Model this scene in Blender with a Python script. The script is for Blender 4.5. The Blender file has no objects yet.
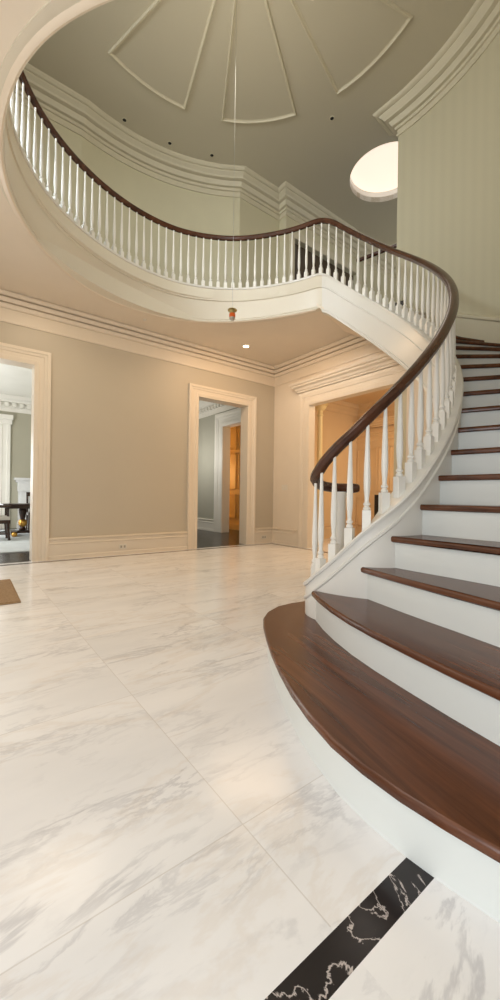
import bpy, bmesh, math, random
from mathutils import Vector, Matrix
random.seed(4)
PI = math.pi
SC = bpy.context.scene
COL = SC.collection

# ------------------------------------------------------------------ survey
F, CH, ROLL = 385.0, 0.93, 0.0137            # focal length in px, eye height, roll
CX, CY = 0.478, 7.948                        # far corner of the hall
AX, AY = 0.798, 0.603                        # direction along the left wall (towards the corner)
def W(a, b, z=0.0):                          # hall grid -> world
    return Vector((CX + a*AX - b*AY, CY + a*AY + b*AX, z))
def W2(a, b):
    v = W(a, b); return (v.x, v.y)
OX, OY = -0.15, 3.85                         # centre of the round stairwell
def O(r, deg, z=0.0):
    t = math.radians(deg); return Vector((OX + r*math.cos(t), OY + r*math.sin(t), z))
R_ = 0.18                                    # riser height
ZF = 3.96; ZC = 3.58; ZT = 6.85              # upper floor, lower ceiling, upper ceiling

# ------------------------------------------------------------------ materials
def new_mat(name):
    m = bpy.data.materials.new(name); m.use_nodes = True
    nt = m.node_tree; b = nt.nodes['Principled BSDF']
    return m, nt, b
def paint(name, col, rough=0.5, var=0.04, scale=3.0, spec=0.4, bump=0.0):
    m, nt, b = new_mat(name)
    tc = nt.nodes.new('ShaderNodeTexCoord'); n = nt.nodes.new('ShaderNodeTexNoise')
    n.inputs['Scale'].default_value = scale; n.inputs['Detail'].default_value = 3
    nt.links.new(tc.outputs['Object'], n.inputs['Vector'])
    r = nt.nodes.new('ShaderNodeMix'); r.data_type = 'RGBA'
    r.inputs['A'].default_value = (*[c*(1-var) for c in col], 1)
    r.inputs['B'].default_value = (*[min(1, c*(1+var)) for c in col], 1)
    nt.links.new(n.outputs['Fac'], r.inputs['Factor'])
    nt.links.new(r.outputs['Result'], b.inputs['Base Color'])
    b.inputs['Roughness'].default_value = rough
    b.inputs['Specular IOR Level'].default_value = spec
    if bump:
        n2 = nt.nodes.new('ShaderNodeTexNoise'); n2.inputs['Scale'].default_value = scale*40
        nt.links.new(tc.outputs['Object'], n2.inputs['Vector'])
        bp = nt.nodes.new('ShaderNodeBump'); bp.inputs['Strength'].default_value = bump
        bp.inputs['Distance'].default_value = 0.01
        nt.links.new(n2.outputs['Fac'], bp.inputs['Height']); nt.links.new(bp.outputs['Normal'], b.inputs['Normal'])
    return m
def wood(name, dark, light, rough=0.3, sc=(2, 30, 30), angle=0.0):
    m, nt, b = new_mat(name)
    tc = nt.nodes.new('ShaderNodeTexCoord'); mp = nt.nodes.new('ShaderNodeMapping')
    mp.inputs['Rotation'].default_value = (0, 0, angle)
    mp2 = nt.nodes.new('ShaderNodeMapping'); mp2.inputs['Scale'].default_value = sc
    nt.links.new(tc.outputs['Object'], mp.inputs['Vector']); nt.links.new(mp.outputs['Vector'], mp2.inputs['Vector'])
    n = nt.nodes.new('ShaderNodeTexNoise'); n.inputs['Scale'].default_value = 1.0
    n.inputs['Detail'].default_value = 6; n.inputs['Roughness'].default_value = .6; n.inputs['Distortion'].default_value = .6
    nt.links.new(mp2.outputs['Vector'], n.inputs['Vector'])
    cr = nt.nodes.new('ShaderNodeValToRGB')
    cr.color_ramp.elements[0].position = .3; cr.color_ramp.elements[0].color = (*dark, 1)
    cr.color_ramp.elements[1].position = .72; cr.color_ramp.elements[1].color = (*light, 1)
    nt.links.new(n.outputs['Fac'], cr.inputs['Fac']); nt.links.new(cr.outputs['Color'], b.inputs['Base Color'])
    b.inputs['Roughness'].default_value = rough
    return m
def emit(name, col, s):
    m, nt, b = new_mat(name)
    b.inputs['Base Color'].default_value = (*col, 1)
    b.inputs['Emission Color'].default_value = (*col, 1); b.inputs['Emission Strength'].default_value = s
    return m
def metal(name, col, rough=.3):
    m, nt, b = new_mat(name)
    n = nt.nodes.new('ShaderNodeTexNoise'); n.inputs['Scale'].default_value = 30
    mr = nt.nodes.new('ShaderNodeMapRange'); mr.inputs['To Min'].default_value = rough*.7; mr.inputs['To Max'].default_value = rough*1.3
    nt.links.new(n.outputs['Fac'], mr.inputs['Value']); nt.links.new(mr.outputs['Result'], b.inputs['Roughness'])
    b.inputs['Base Color'].default_value = (*col, 1); b.inputs['Metallic'].default_value = 1
    return m
def mth(nt, op, a, b=None, c=None):
    n = nt.nodes.new('ShaderNodeMath'); n.operation = op
    for i, v in enumerate((a, b, c)):
        if v is None: continue
        if isinstance(v, (int, float)): n.inputs[i].default_value = v
        else: nt.links.new(v, n.inputs[i])
    return n.outputs[0]
def mixc(nt, fac, a, b):
    n = nt.nodes.new('ShaderNodeMix'); n.data_type = 'RGBA'
    for k, v in (('Factor', fac), ('A', a), ('B', b)):
        if isinstance(v, (int, float)): n.inputs[k].default_value = v
        elif isinstance(v, tuple): n.inputs[k].default_value = (*v, 1)
        else: nt.links.new(v, n.inputs[k])
    return n.outputs['Result']

def marble_floor():
    m, nt, b = new_mat('marble_tiles')
    tc = nt.nodes.new('ShaderNodeTexCoord')      # object coords: floor object is laid on the hall grid (x=a, y=b)
    sp = nt.nodes.new('ShaderNodeSeparateXYZ'); nt.links.new(tc.outputs['Object'], sp.inputs[0])
    T = 0.877
    ga = mth(nt, 'DIVIDE', mth(nt, 'ADD', sp.outputs['X'], 4.52 + T*20), T)
    gb = mth(nt, 'DIVIDE', mth(nt, 'ADD', sp.outputs['Y'], 4.299 + T*20), T)
    fa = mth(nt, 'FRACT', ga); fb = mth(nt, 'FRACT', gb)
    def near(f, w):
        d = mth(nt, 'MINIMUM', f, mth(nt, 'SUBTRACT', 1.0, f))
        return mth(nt, 'LESS_THAN', d, w)
    joint = mth(nt, 'MULTIPLY', mth(nt, 'MAXIMUM', near(fa, .0020), near(fb, .0020)), mth(nt, 'GREATER_THAN', sp.outputs['Y'], -5.5))
    # one random value per tile
    cb = nt.nodes.new('ShaderNodeCombineXYZ')
    nt.links.new(mth(nt, 'FLOOR', ga), cb.inputs[0]); nt.links.new(mth(nt, 'FLOOR', gb), cb.inputs[1])
    wn = nt.nodes.new('ShaderNodeTexWhiteNoise'); wn.noise_dimensions = '3D'; nt.links.new(cb.outputs[0], wn.inputs['Vector'])
    off = nt.nodes.new('ShaderNodeVectorMath'); off.operation = 'SCALE'; off.inputs['Scale'].default_value = 17
    nt.links.new(wn.outputs['Color'], off.inputs[0])
    ad = nt.nodes.new('ShaderNodeVectorMath'); ad.operation = 'ADD'
    nt.links.new(tc.outputs['Object'], ad.inputs[0]); nt.links.new(off.outputs[0], ad.inputs[1])
    rot = nt.nodes.new('ShaderNodeMapping'); rot.vector_type = 'POINT'
    rot.inputs['Rotation'].default_value = (0, 0, .5); rot.inputs['Scale'].default_value = (.8, 2.6, 1)
    nt.links.new(ad.outputs[0], rot.inputs['Vector'])
    def vein(scale, w, dist, det=7):
        n = nt.nodes.new('ShaderNodeTexNoise'); n.inputs['Scale'].default_value = scale
        n.inputs['Detail'].default_value = det; n.inputs['Roughness'].default_value = .62; n.inputs['Distortion'].default_value = dist
        nt.links.new(rot.outputs[0], n.inputs['Vector'])
        d = mth(nt, 'ABSOLUTE', mth(nt, 'SUBTRACT', n.outputs['Fac'], .5))
        mr = nt.nodes.new('ShaderNodeMapRange'); mr.inputs['From Max'].default_value = w
        mr.inputs['To Min'].default_value = 1; mr.inputs['To Max'].default_value = 0; mr.interpolation_type = 'SMOOTHSTEP'
        nt.links.new(d, mr.inputs['Value']); return mr.outputs[0]
    def cloud(scale, lo, hi):
        n = nt.nodes.new('ShaderNodeTexNoise'); n.inputs['Scale'].default_value = scale; n.inputs['Detail'].default_value = 5
        nt.links.new(rot.outputs[0], n.inputs['Vector'])
        mr = nt.nodes.new('ShaderNodeMapRange'); mr.inputs['From Min'].default_value = lo; mr.inputs['From Max'].default_value = hi
        nt.links.new(n.outputs['Fac'], mr.inputs['Value']); return mr.outputs[0]
    c = mixc(nt, cloud(1.1, .38, .68), (.89, .875, .87), (.80, .79, .79))
    c = mixc(nt, mth(nt, 'MULTIPLY', mth(nt, 'MULTIPLY', vein(1.1, .03, .5), cloud(1.7, .44, .66)), .55), c, (.46, .45, .47))
    c = mixc(nt, mth(nt, 'MULTIPLY', mth(nt, 'MULTIPLY', vein(4.2, .05, .35), cloud(1.3, .46, .66)), .52), c, (.48, .47, .49))
    c = mixc(nt, mth(nt, 'MULTIPLY', vein(.7, .03, .5), .16), c, (.62, .50, .38))
    c = mixc(nt, mth(nt, 'MULTIPLY', joint, .4), c, (.50, .45, .40))
    # black marble bands: one across the hall, one along each wall
    def between(v, lo, hi):
        return mth(nt, 'MULTIPLY', mth(nt, 'GREATER_THAN', v, lo), mth(nt, 'LESS_THAN', v, hi))
    k = between(sp.outputs['Y'], -5.579, -5.508)
    k2 = mth(nt, 'MULTIPLY', between(sp.outputs['Y'], -.190, -.10), mth(nt, 'LESS_THAN', sp.outputs['X'], -.11))
    k3 = mth(nt, 'MULTIPLY', between(sp.outputs['X'], -.190, -.10), mth(nt, 'LESS_THAN', sp.outputs['Y'], -.11))
    black = mth(nt, 'MAXIMUM', k, mth(nt, 'MAXIMUM', k2, k3))
    bn = nt.nodes.new('ShaderNodeTexNoise'); bn.inputs['Scale'].default_value = 3.6; bn.inputs['Detail'].default_value = 9
    bn.inputs['Roughness'].default_value = .6; bn.inputs['Distortion'].default_value = 1.6
    nt.links.new(tc.outputs['Object'], bn.inputs['Vector'])
    bd = mth(nt, 'ABSOLUTE', mth(nt, 'SUBTRACT', bn.outputs['Fac'], .52))
    bm_ = nt.nodes.new('ShaderNodeMapRange'); bm_.inputs['From Max'].default_value = .013
    bm_.inputs['To Min'].default_value = 1; bm_.inputs['To Max'].default_value = 0
    nt.links.new(bd, bm_.inputs['Value'])
    bc = mixc(nt, bm_.outputs[0], (.022, .018, .018), (.62, .55, .52))
    c = mixc(nt, black, c, bc)
    nt.links.new(c, b.inputs['Base Color'])
    b.inputs['Specular IOR Level'].default_value = .38
    rn = nt.nodes.new('ShaderNodeMapRange'); rn.inputs['To Min'].default_value = .14; rn.inputs['To Max'].default_value = .24
    nz = nt.nodes.new('ShaderNodeTexNoise'); nz.inputs['Scale'].default_value = 4
    nt.links.new(tc.outputs['Object'], nz.inputs['Vector']); nt.links.new(nz.outputs['Fac'], rn.inputs['Value'])
    nt.links.new(rn.outputs[0], b.inputs['Roughness'])
    return m
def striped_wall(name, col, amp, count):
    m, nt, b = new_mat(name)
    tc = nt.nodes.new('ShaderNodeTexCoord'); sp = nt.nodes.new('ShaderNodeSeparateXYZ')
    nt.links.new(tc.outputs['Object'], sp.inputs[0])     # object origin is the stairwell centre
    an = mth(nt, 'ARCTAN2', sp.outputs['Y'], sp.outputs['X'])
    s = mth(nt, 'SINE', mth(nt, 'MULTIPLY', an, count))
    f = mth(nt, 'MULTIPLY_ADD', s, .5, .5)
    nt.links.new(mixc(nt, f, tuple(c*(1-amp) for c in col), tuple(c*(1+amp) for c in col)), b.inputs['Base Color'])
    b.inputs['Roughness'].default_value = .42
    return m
def weave(name, a, b_, sc):
    m, nt, b = new_mat(name)
    tc = nt.nodes.new('ShaderNodeTexCoord'); w = nt.nodes.new('ShaderNodeTexWave'); w.inputs['Scale'].default_value = sc
    w.inputs['Distortion'].default_value = 3; w.inputs['Detail'].default_value = 3; w.inputs['Detail Scale'].default_value = 3
    n = nt.nodes.new('ShaderNodeTexNoise'); n.inputs['Scale'].default_value = sc*3
    nt.links.new(tc.outputs['Object'], w.inputs['Vector']); nt.links.new(tc.outputs['Object'], n.inputs['Vector'])
    f = mth(nt, 'MULTIPLY_ADD', w.outputs['Fac'], .5, mth(nt, 'MULTIPLY', n.outputs['Fac'], .5))
    nt.links.new(mixc(nt, f, a, b_), b.inputs['Base Color']); b.inputs['Roughness'].default_value = .9
    bp = nt.nodes.new('ShaderNodeBump'); bp.inputs['Strength'].default_value = .6; bp.inputs['Distance'].default_value = .01
    nt.links.new(f, bp.inputs['Height']); nt.links.new(bp.outputs[0], b.inputs['Normal'])
    return m

M = dict(
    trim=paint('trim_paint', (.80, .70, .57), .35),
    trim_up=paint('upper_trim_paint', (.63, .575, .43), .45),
    wall=paint('wall_paint', (.56, .49, .385), .4, .03, 2),
    wall_up=paint('upper_wall_paint', (.61, .565, .40), .5),
    wall_curve=striped_wall('baluster_shadow_wall', (.56, .515, .37), .018, 125),  # stripes put the balusters' light and shadow into the wall colour
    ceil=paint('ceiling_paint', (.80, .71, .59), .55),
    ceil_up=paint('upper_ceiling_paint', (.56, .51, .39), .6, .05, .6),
    white=paint('stair_white_paint', (.77, .75, .70), .32, .015),
    fascia=paint('gallery_fascia_paint', (.73, .675, .56), .32, .015),
    riser=paint('riser_paint', (.74, .76, .735), .35, .015),
    bal=paint('baluster_paint', (.84, .82, .77), .3, .01),
    tread=wood('tread_walnut', (.050, .014, .006), (.165, .056, .021), .27, (1.2, 22, 22), 1.15),
    rail=wood('handrail_mahogany', (.034, .012, .006), (.105, .037, .016), .24, (8, 8, 8)),
    floor=marble_floor(),
    darkfloor=wood('dark_floorboards', (.014, .010, .010), (.035, .024, .020), .25, (3, 30, 3), .65),
    grey=paint('sage_wall_paint', (.45, .43, .34), .5),
    grey2=paint('grey_room_paint', (.46, .45, .38), .5),
    white_room=paint('bright_trim_paint', (.86, .84, .78), .4),
    cream=paint('cream_panel_paint', (.72, .52, .30), .4),
    orange=paint('honey_panel_paint', (.78, .50, .17), .4),
    black=paint('black_iron', (.012, .011, .012), .5),
    darkwood=wood('dark_furniture_wood', (.012, .006, .004), (.06, .022, .01), .3, (6, 30, 30)),
    doorwood=wood('dark_door_wood', (.045, .030, .018), (.10, .068, .04), .4, (20, 20, 3)),
    gold=metal('antique_gold', (.75, .42, .10), .35),
    marblew=paint('white_marble', (.80, .81, .82), .25, .12, 9),
    rug=paint('pale_rug', (.60, .64, .66), .95, .14, 5, .1, .4),
    jute=weave('jute_weave', (.10, .055, .025), (.56, .37, .19), 26),
    lamp=emit('downlight_glow', (1, .86, .62), 8),
    sky=emit('skylight_glow', (1, .84, .70), .9),
    dayglass=emit('window_daylight', (.93, .97, 1), 2.2),
    plate=paint('switch_plate', (.78, .72, .62), .3),
    column=paint('column_paint', (.84, .68, .36), .35),
    steelgrey=paint('socket_grey', (.42, .37, .30), .4),
    fabric=paint('cream_upholstery', (.62, .58, .52), .9, .1, 20, .1),
    orangelamp=emit('amber_glass', (.60, .10, .012), .22),
    steel=metal('brushed_steel', (.55, .55, .53), .35),
    brass=metal('dull_brass', (.50, .42, .20), .4),
)

# ------------------------------------------------------------------ object helpers
def smooth(o, ang=40):
    for p in o.data.polygons: p.use_smooth = True
    o.data.set_sharp_from_angle(angle=math.radians(ang))
def obj(name, bm, mat, parent=None, origin=None, rotz=0.0, sm=True):
    """link bm (world coordinates) as one object whose origin is `origin`"""
    bmesh.ops.recalc_face_normals(bm, faces=bm.faces)
    me = bpy.data.meshes.new(name)
    mw = Matrix.Identity(4)
    if origin is not None or rotz:
        mw = Matrix.Translation(Vector(origin or (0, 0, 0))) @ Matrix.Rotation(rotz, 4, 'Z')
        bm.transform(mw.inverted())
    bm.to_mesh(me); bm.free(); me.materials.append(mat)
    o = bpy.data.objects.new(name, me); COL.objects.link(o)
    if parent is not None:
        o.parent = parent
        pm = Matrix.Translation(parent.location) @ Matrix.Rotation(parent.rotation_euler.z, 4, 'Z')
        g = parent.parent
        if g is not None:
            pm = Matrix.Translation(g.location) @ Matrix.Rotation(g.rotation_euler.z, 4, 'Z') @ pm
        mw = pm.inverted() @ mw
    o.location = mw.to_translation(); o.rotation_euler = (0, 0, mw.to_euler().z)
    if sm: smooth(o)
    return o
def thing(name, label, cat, loc=(0, 0, 0), rotz=0, group=None):
    o = bpy.data.objects.new(name, None); COL.objects.link(o); o.empty_display_size = .1
    o.location = loc; o.rotation_euler = (0, 0, rotz); o['label'] = label; o['category'] = cat
    if group: o['group'] = group
    return o
def tag(o, label, cat, group=None):
    o['label'] = label; o['category'] = cat
    if group: o['group'] = group
    return o
def struct(o, label, cat):
    o['kind'] = 'structure'; o['label'] = label; o['category'] = cat; return o

# ------------------------------------------------------------------ mesh helpers
def NB(): return bmesh.new()
def box(bm, x0, x1, y0, y1, z0, z1, f=None):
    f = f or (lambda a, b, c: Vector((a, b, c)))
    v = [bm.verts.new(f(x, y, z)) for z in (z0, z1) for (x, y) in ((x0, y0), (x1, y0), (x1, y1), (x0, y1))]
    for q in ((0, 1, 2, 3), (4, 5, 6, 7), (0, 1, 5, 4), (1, 2, 6, 5), (2, 3, 7, 6), (3, 0, 4, 7)):
        bm.faces.new([v[i] for i in q])
    return bm
def wbox(bm, a0, a1, b0, b1, z0, z1): return box(bm, a0, a1, b0, b1, z0, z1, W)
def loft(bm, rings, closed_ring=True, caps=True):
    R = [[bm.verts.new(p) for p in r] for r in rings]
    n = len(R[0])
    for i in range(len(R)-1):
        for j in range(n if closed_ring else n-1):
            k = (j+1) % n
            bm.faces.new((R[i][j], R[i][k], R[i+1][k], R[i+1][j]))
    if caps and closed_ring:
        bm.faces.new(R[0]); bm.faces.new(R[-1][::-1])
    return R
def lathe(bm, prof, cx=0, cy=0, z0=0, seg=12, caps=True):
    rings = [[Vector((cx + r*math.cos(2*PI*k/seg), cy + r*math.sin(2*PI*k/seg), z0+z)) for k in range(seg)] for r, z in prof]
    loft(bm, rings, True, caps)
def tube(bm, pts, r, seg=8):
    pts = [Vector(p) for p in pts]; rings = []
    for i, p in enumerate(pts):
        t = (pts[min(i+1, len(pts)-1)] - pts[max(i-1, 0)]).normalized()
        u = t.cross(Vector((0, 0, 1)))
        if u.length < 1e-3: u = Vector((1, 0, 0))
        u.normalize(); w = u.cross(t)
        rr = r[i] if isinstance(r, (list, tuple)) else r
        rings.append([p + u*rr*math.cos(2*PI*k/seg) + w*rr*math.sin(2*PI*k/seg) for k in range(seg)])
    loft(bm, rings)
def normals2d(path, closed=False):
    n = len(path); out = []
    for i in range(n):
        def seg(i0, i1):
            d = Vector(path[i1]) - Vector(path[i0]); d.normalize(); return Vector((-d.y, d.x))   # left normal
        if closed or 0 < i < n-1:
            n1 = seg((i-1) % n, i); n2 = seg(i, (i+1) % n)
        elif i == 0: n1 = n2 = seg(0, 1)
        else: n1 = n2 = seg(n-2, n-1)
        m = n1 + n2; m.normalize(); out.append(m / max(.35, m.dot(n1)))
    return out
def sweep(bm, path, prof, closed=False, side=1):
    """sweep a closed profile [(d, z)] along a plan path; d is measured to the left of the path (side=1)"""
    ns = normals2d([Vector(p) for p in path], closed)
    rings = []
    for p, n in zip(path, ns):
        rings.append([Vector((p[0] + n.x*d*side, p[1] + n.y*d*side, z)) for d, z in prof])
    if closed: rings.append(rings[0])
    loft(bm, rings, True, not closed)
def flat_poly_prism(bm, outer, holes, z0, z1):
    """polygon with holes, extruded"""
    def rim(pts):
        vs = [bm.verts.new((p[0], p[1], z0)) for p in pts]
        return [bm.edges.new((vs[i], vs[(i+1) % len(vs)])) for i in range(len(vs))]
    es = rim(outer)
    for h in holes: es += rim(h)
    bmesh.ops.triangle_fill(bm, use_beauty=True, use_dissolve=False, edges=es)
    fs = list(bm.faces)
    r = bmesh.ops.extrude_face_region(bm, geom=fs)
    for v in [g for g in r['geom'] if isinstance(g, bmesh.types.BMVert)]: v.co.z = z1
def lerp_tab(tab, x):
    if x <= tab[0][0]: return tab[0][1]
    for (x0, y0), (x1, y1) in zip(tab, tab[1:]):
        if x <= x1:
            t = (x-x0)/(x1-x0); t = t*t*(3-2*t)*.35 + t*.65
            return y0 + (y1-y0)*t
    return tab[-1][1]
def smooth_tab(tab, x, w=6):
    return sum(lerp_tab(tab, x+d) for d in (-w, -w/2, 0, w/2, w))/5

# ------------------------------------------------------------------ stair geometry
def th(n): return -60.5 + 6.35*(n-4)                 # angle of nosing n (n >= 5)
def zn(t): return R_*(4 + (t+60.5)/6.35)             # nosing line height at an angle
TOP = 52.5
RB = [(-62, 1.90), (-40, 1.91), (0, 1.93), (40, 1.92), (54, 1.87), (65, 1.88), (80, 1.90), (95, 1.96), (119, 2.02), (137, 2.01),
      (152, 2.01), (162, 2.02), (175, 2.04), (184, 2.05), (200, 2.05), (230, 1.98), (285, 1.93)]    # baluster centre line
RT = [(54, 1.86), (66, 1.83), (79, 1.86), (94, 1.95), (118, 2.12), (132, 2.21), (148, 2.235), (158, 2.20), (168, 2.14), (180, 2.085), (190, 2.05),
      (200, 2.02), (211, 1.985), (222, 1.96), (234, 1.95), (242, 1.92), (250, 1.90), (285, 1.86)]    # lower edge at the ceiling
def rb(t): return smooth_tab(RB, t)
def rt(t): return smooth_tab(RT, t, 8)
# centre line of the string at the foot, from the flare to the volute (plan x, y, curb top z, rail z)
FOOT = [(x+.022*max(0, min(1, (k-4)/4)), y, a-.03, b) for k, (x, y, a, b) in enumerate([(1.023, 2.349, 1.146, 1.746), (.935, 2.287, 1.054, 1.654), (.855, 2.248, .973, 1.573), (.775, 2.230, .893, 1.493), (.695, 2.240, .808, 1.412), (.61, 2.276, .712, 1.325), (.52, 2.332, .605, 1.24), (.455, 2.385, .525, 1.165),
        (.418, 2.44, .46, 1.105), (.405, 2.50, .42, 1.065), (.42, 2.565, .40, 1.035), (.465, 2.625, .39, 1.015), (.53, 2.665, .385, 1.005),
        (.61, 2.675, .38, 1.0), (.69, 2.645, .38, 1.0)])]
def catmull(P, n=6):
    out = []
    for i in range(len(P)-1):
        p0 = P[max(i-1, 0)]; p1 = P[i]; p2 = P[i+1]; p3 = P[min(i+2, len(P)-1)]
        for k in range(n):
            t = k/n
            out.append(tuple(.5*((2*b) + (-a+c)*t + (2*a-5*b+4*c-d)*t*t + (-a+3*b-3*c+d)*t**3) for a, b, c, d in zip(p0, p1, p2, p3)))
    out.append(tuple(P[-1])); return out
def curb_z(t):                                       # top of the curb
    u = max(0, min(1, (t+20)/40)); return min(zn(t), zn(TOP), ZF) + .155 - .035*u
def rail_z(t):
    u = max(0, min(1, (t-(TOP-30))/30)); v = max(0, min(1, (t+45)/50))
    return min(zn(t), zn(TOP)) + .785 + .035*v + .075*u
def avg(fn, t, w=5):
    return sum(fn(t+w*k/4) for k in range(-4, 5))/9
PATH = []                                            # (x, y, curb z, rail z, angle)
for q in catmull(FOOT[::-1], 4): PATH.append((*q, None))
PATH.pop()
t = -50.0
PATH = [p for p in PATH]
while t <= 285.01:
    c = O(rb(t), t); PATH.append((c.x, c.y, avg(curb_z, t, 3), avg(rail_z, t, 5), t)); t += 2.0 if abs(t+1-TOP) > 8 else 1.0

# ------------------------------------------------------------------ camera
cam = bpy.data.cameras.new('camera'); co = bpy.data.objects.new('camera', cam); COL.objects.link(co)
cam.sensor_fit = 'VERTICAL'; cam.sensor_height = 36; cam.lens = F/1000*36; cam.shift_y = -.003
cam.clip_start = .02
co.matrix_world = Matrix.Translation((0, 0, CH)) @ Matrix.Rotation(PI/2, 4, 'X') @ Matrix.Rotation(ROLL, 4, 'Z')
SC.camera = co

# ------------------------------------------------------------------ floor, ceilings
bm = NB(); wbox(bm, -8, .0, -9, 0, -.1, 0); wbox(bm, 0, 3.2, -6, 0, -.1, 0)
f = obj('floor', bm, M['floor'], origin=(CX, CY, 0), rotz=math.atan2(AY, AX), sm=False)
struct(f, 'polished white marble tile floor with black bands', 'floor')
bm = NB(); wbox(bm, -8, 4.2, .0, 7.6, -.1, 0)
f = obj('floor', bm, M['darkfloor'], sm=False); struct(f, 'dark wood floor of the rooms beyond the left wall', 'floor')

hole = [tuple(O(rt(t_)+.015, t_).xy) for t_ in range(54, 286, 3)]
hole += [tuple(O(r, 285).xy) for r in (2.4, 3.2)]
hole += [tuple(O(3.2, a).xy) for a in range(280, 396, 4)] + [tuple(O(3.0, 41).xy), tuple(O(2.86, 54).xy)]
outer = [W2(-8, -9), W2(.0, -9), W2(.0, -5.9), W2(.9, -5.9), W2(.9, -2.0), W2(2.5, -1.0), W2(2.5, .15), W2(-8, .15)]
# two slabs: over the hall and (upper floor only) the hall upstairs
outer = [W2(-8, -9), W2(3.2, -9), W2(3.2, .12), W2(-8, .12)]
bm = NB(); flat_poly_prism(bm, outer, [hole], ZC, ZC+.05)
struct(obj('ceiling', bm, M['ceil'], sm=False), 'warm beige ceiling of the lower hall around the round stairwell', 'ceiling')
hole2 = [tuple(O(max(rt(t_), rb(t_))+.0, t_).xy) for t_ in range(54, 286, 3)] + [tuple(O(r, 285).xy) for r in (2.4, 3.2)]
hole2 += [tuple(O(3.2, a).xy) for a in range(280, 396, 4)] + [tuple(O(3.1, 41).xy), tuple(O(2.9, 54).xy)]
bm = NB(); flat_poly_prism(bm, outer[:2] + [W2(3.2, 4.2), W2(-8, 4.2)], [hole2], ZC+.051, ZF-.03)
struct(obj('floor', bm, M['darkfloor'], sm=False), 'upper landing floor around the stairwell', 'floor')

# upper ceiling with the skylight hole
SKX, SKY, SKR = 2.42, 7.03, .66
sk = [(SKX + SKR*math.cos(2*PI*k/48), SKY + SKR*math.sin(2*PI*k/48)) for k in range(48)]
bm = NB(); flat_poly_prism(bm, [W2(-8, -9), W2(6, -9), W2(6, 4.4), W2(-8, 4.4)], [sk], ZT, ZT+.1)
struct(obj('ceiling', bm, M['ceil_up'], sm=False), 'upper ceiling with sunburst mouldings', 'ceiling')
# oval skylight
skl = thing('skylight', 'round glowing white skylight recess in the upper ceiling', 'skylight', (SKX, SKY, ZT))
bm = NB(); lathe(bm, [(SKR, 0), (SKR, .22), (SKR+.02, .22), (SKR+.02, 0)], SKX, SKY, ZT, 48, False)
obj('well', bm, M['white'], skl)
bm = NB(); lathe(bm, [(SKR, .20), (SKR*.85, .28), (SKR*.5, .34), (.02, .36)], SKX, SKY, ZT, 48)
obj('diffuser', bm, M['sky'], skl)

# sunburst mouldings: eight fan panels
def fan(center):
    h = 15.3; r0, r1 = .42, 2.24
    pts = [O(r1, center-h+2*h*k/14).xy for k in range(15)] + [O(r0, center+h-2*h*k/4).xy for k in range(5)]
    return [tuple(p) for p in pts]
fans = [(129.5, 'left'), (84.5, 'middle'), (38.0, 'right')]
fan_labels = {129.5: 'fan shaped ceiling moulding, leftmost of the sunburst', 84.5: 'fan shaped ceiling moulding in the middle behind the pendant wire',
              38.0: 'fan shaped ceiling moulding nearest the curved wall crown', -7.0: 'fan shaped ceiling moulding over the stair flight',
              -52.0: 'fan shaped ceiling moulding over the bottom steps', -97.0: 'fan shaped ceiling moulding over the entrance side',
              -142.0: 'fan shaped ceiling moulding over the near left of the well', 174.5: 'fan shaped ceiling moulding over the far left balustrade'}
for i, (c, l) in enumerate(fan_labels.items()):
    pts = fan(c)
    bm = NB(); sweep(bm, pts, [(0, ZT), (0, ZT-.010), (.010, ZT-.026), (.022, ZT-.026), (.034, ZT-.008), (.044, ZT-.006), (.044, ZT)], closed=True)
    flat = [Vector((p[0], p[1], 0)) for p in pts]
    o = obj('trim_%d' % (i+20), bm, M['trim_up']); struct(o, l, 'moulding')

# ------------------------------------------------------------------ lower walls
TH = .20
def ray_a(px, dist=0.0):         # where the viewing ray of a survey column meets the left wall plane b=dist
    k = (px-250)/F
    # x = kY ; b = -(x-CX)*AY + (Y-CY)*AX = dist
    Y = (dist - CX*AY + CY*AX)/(AX - k*AY)
    x = k*Y; return (x-CX)*AX + (Y-CY)*AY
def ray_b(px, dist=0.0):
    k = (px-250)/F
    Y = (dist + CX*AX + CY*AY)/(k*AX + AY)
    x = k*Y; return -(x-CX)*AY + (Y-CY)*AX
L1 = ray_a(33.6); D0 = ray_a(196.3); D1 = ray_a(246.5)
L0 = L1 - 1.5
DH = 2.72
print('left wall openings', L0, L1, D0, D1)
bm = NB()
for a0, a1, z0, z1 in ((-8, L0, 0, ZC), (L0, L1, DH, ZC), (L1, D0, 0, ZC), (D0, D1, DH, ZC), (D1, TH, 0, ZC)):
    wbox(bm, a0, a1, 0, TH, z0, z1)
struct(obj('wall_left', bm, M['wall'], sm=False), 'beige wall with two tall doorways', 'wall')
Rb0 = ray_b(308.5); Rb1 = Rb0 - 2.15
Rend = -2.95
RH = 2.66
print('right wall opening', Rb0, Rb1)
bm = NB()
for b0, b1, z0, z1 in ((Rb0, 0, 0, ZC), (Rb1, Rb0, RH, ZC), (Rend, Rb1, 0, ZC)):
    wbox(bm, 0, .12, b0, b1, z0, z1)
struct(obj('wall_right', bm, M['trim'], sm=False), 'cream wall with wide cased opening behind the stair', 'wall')

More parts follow.
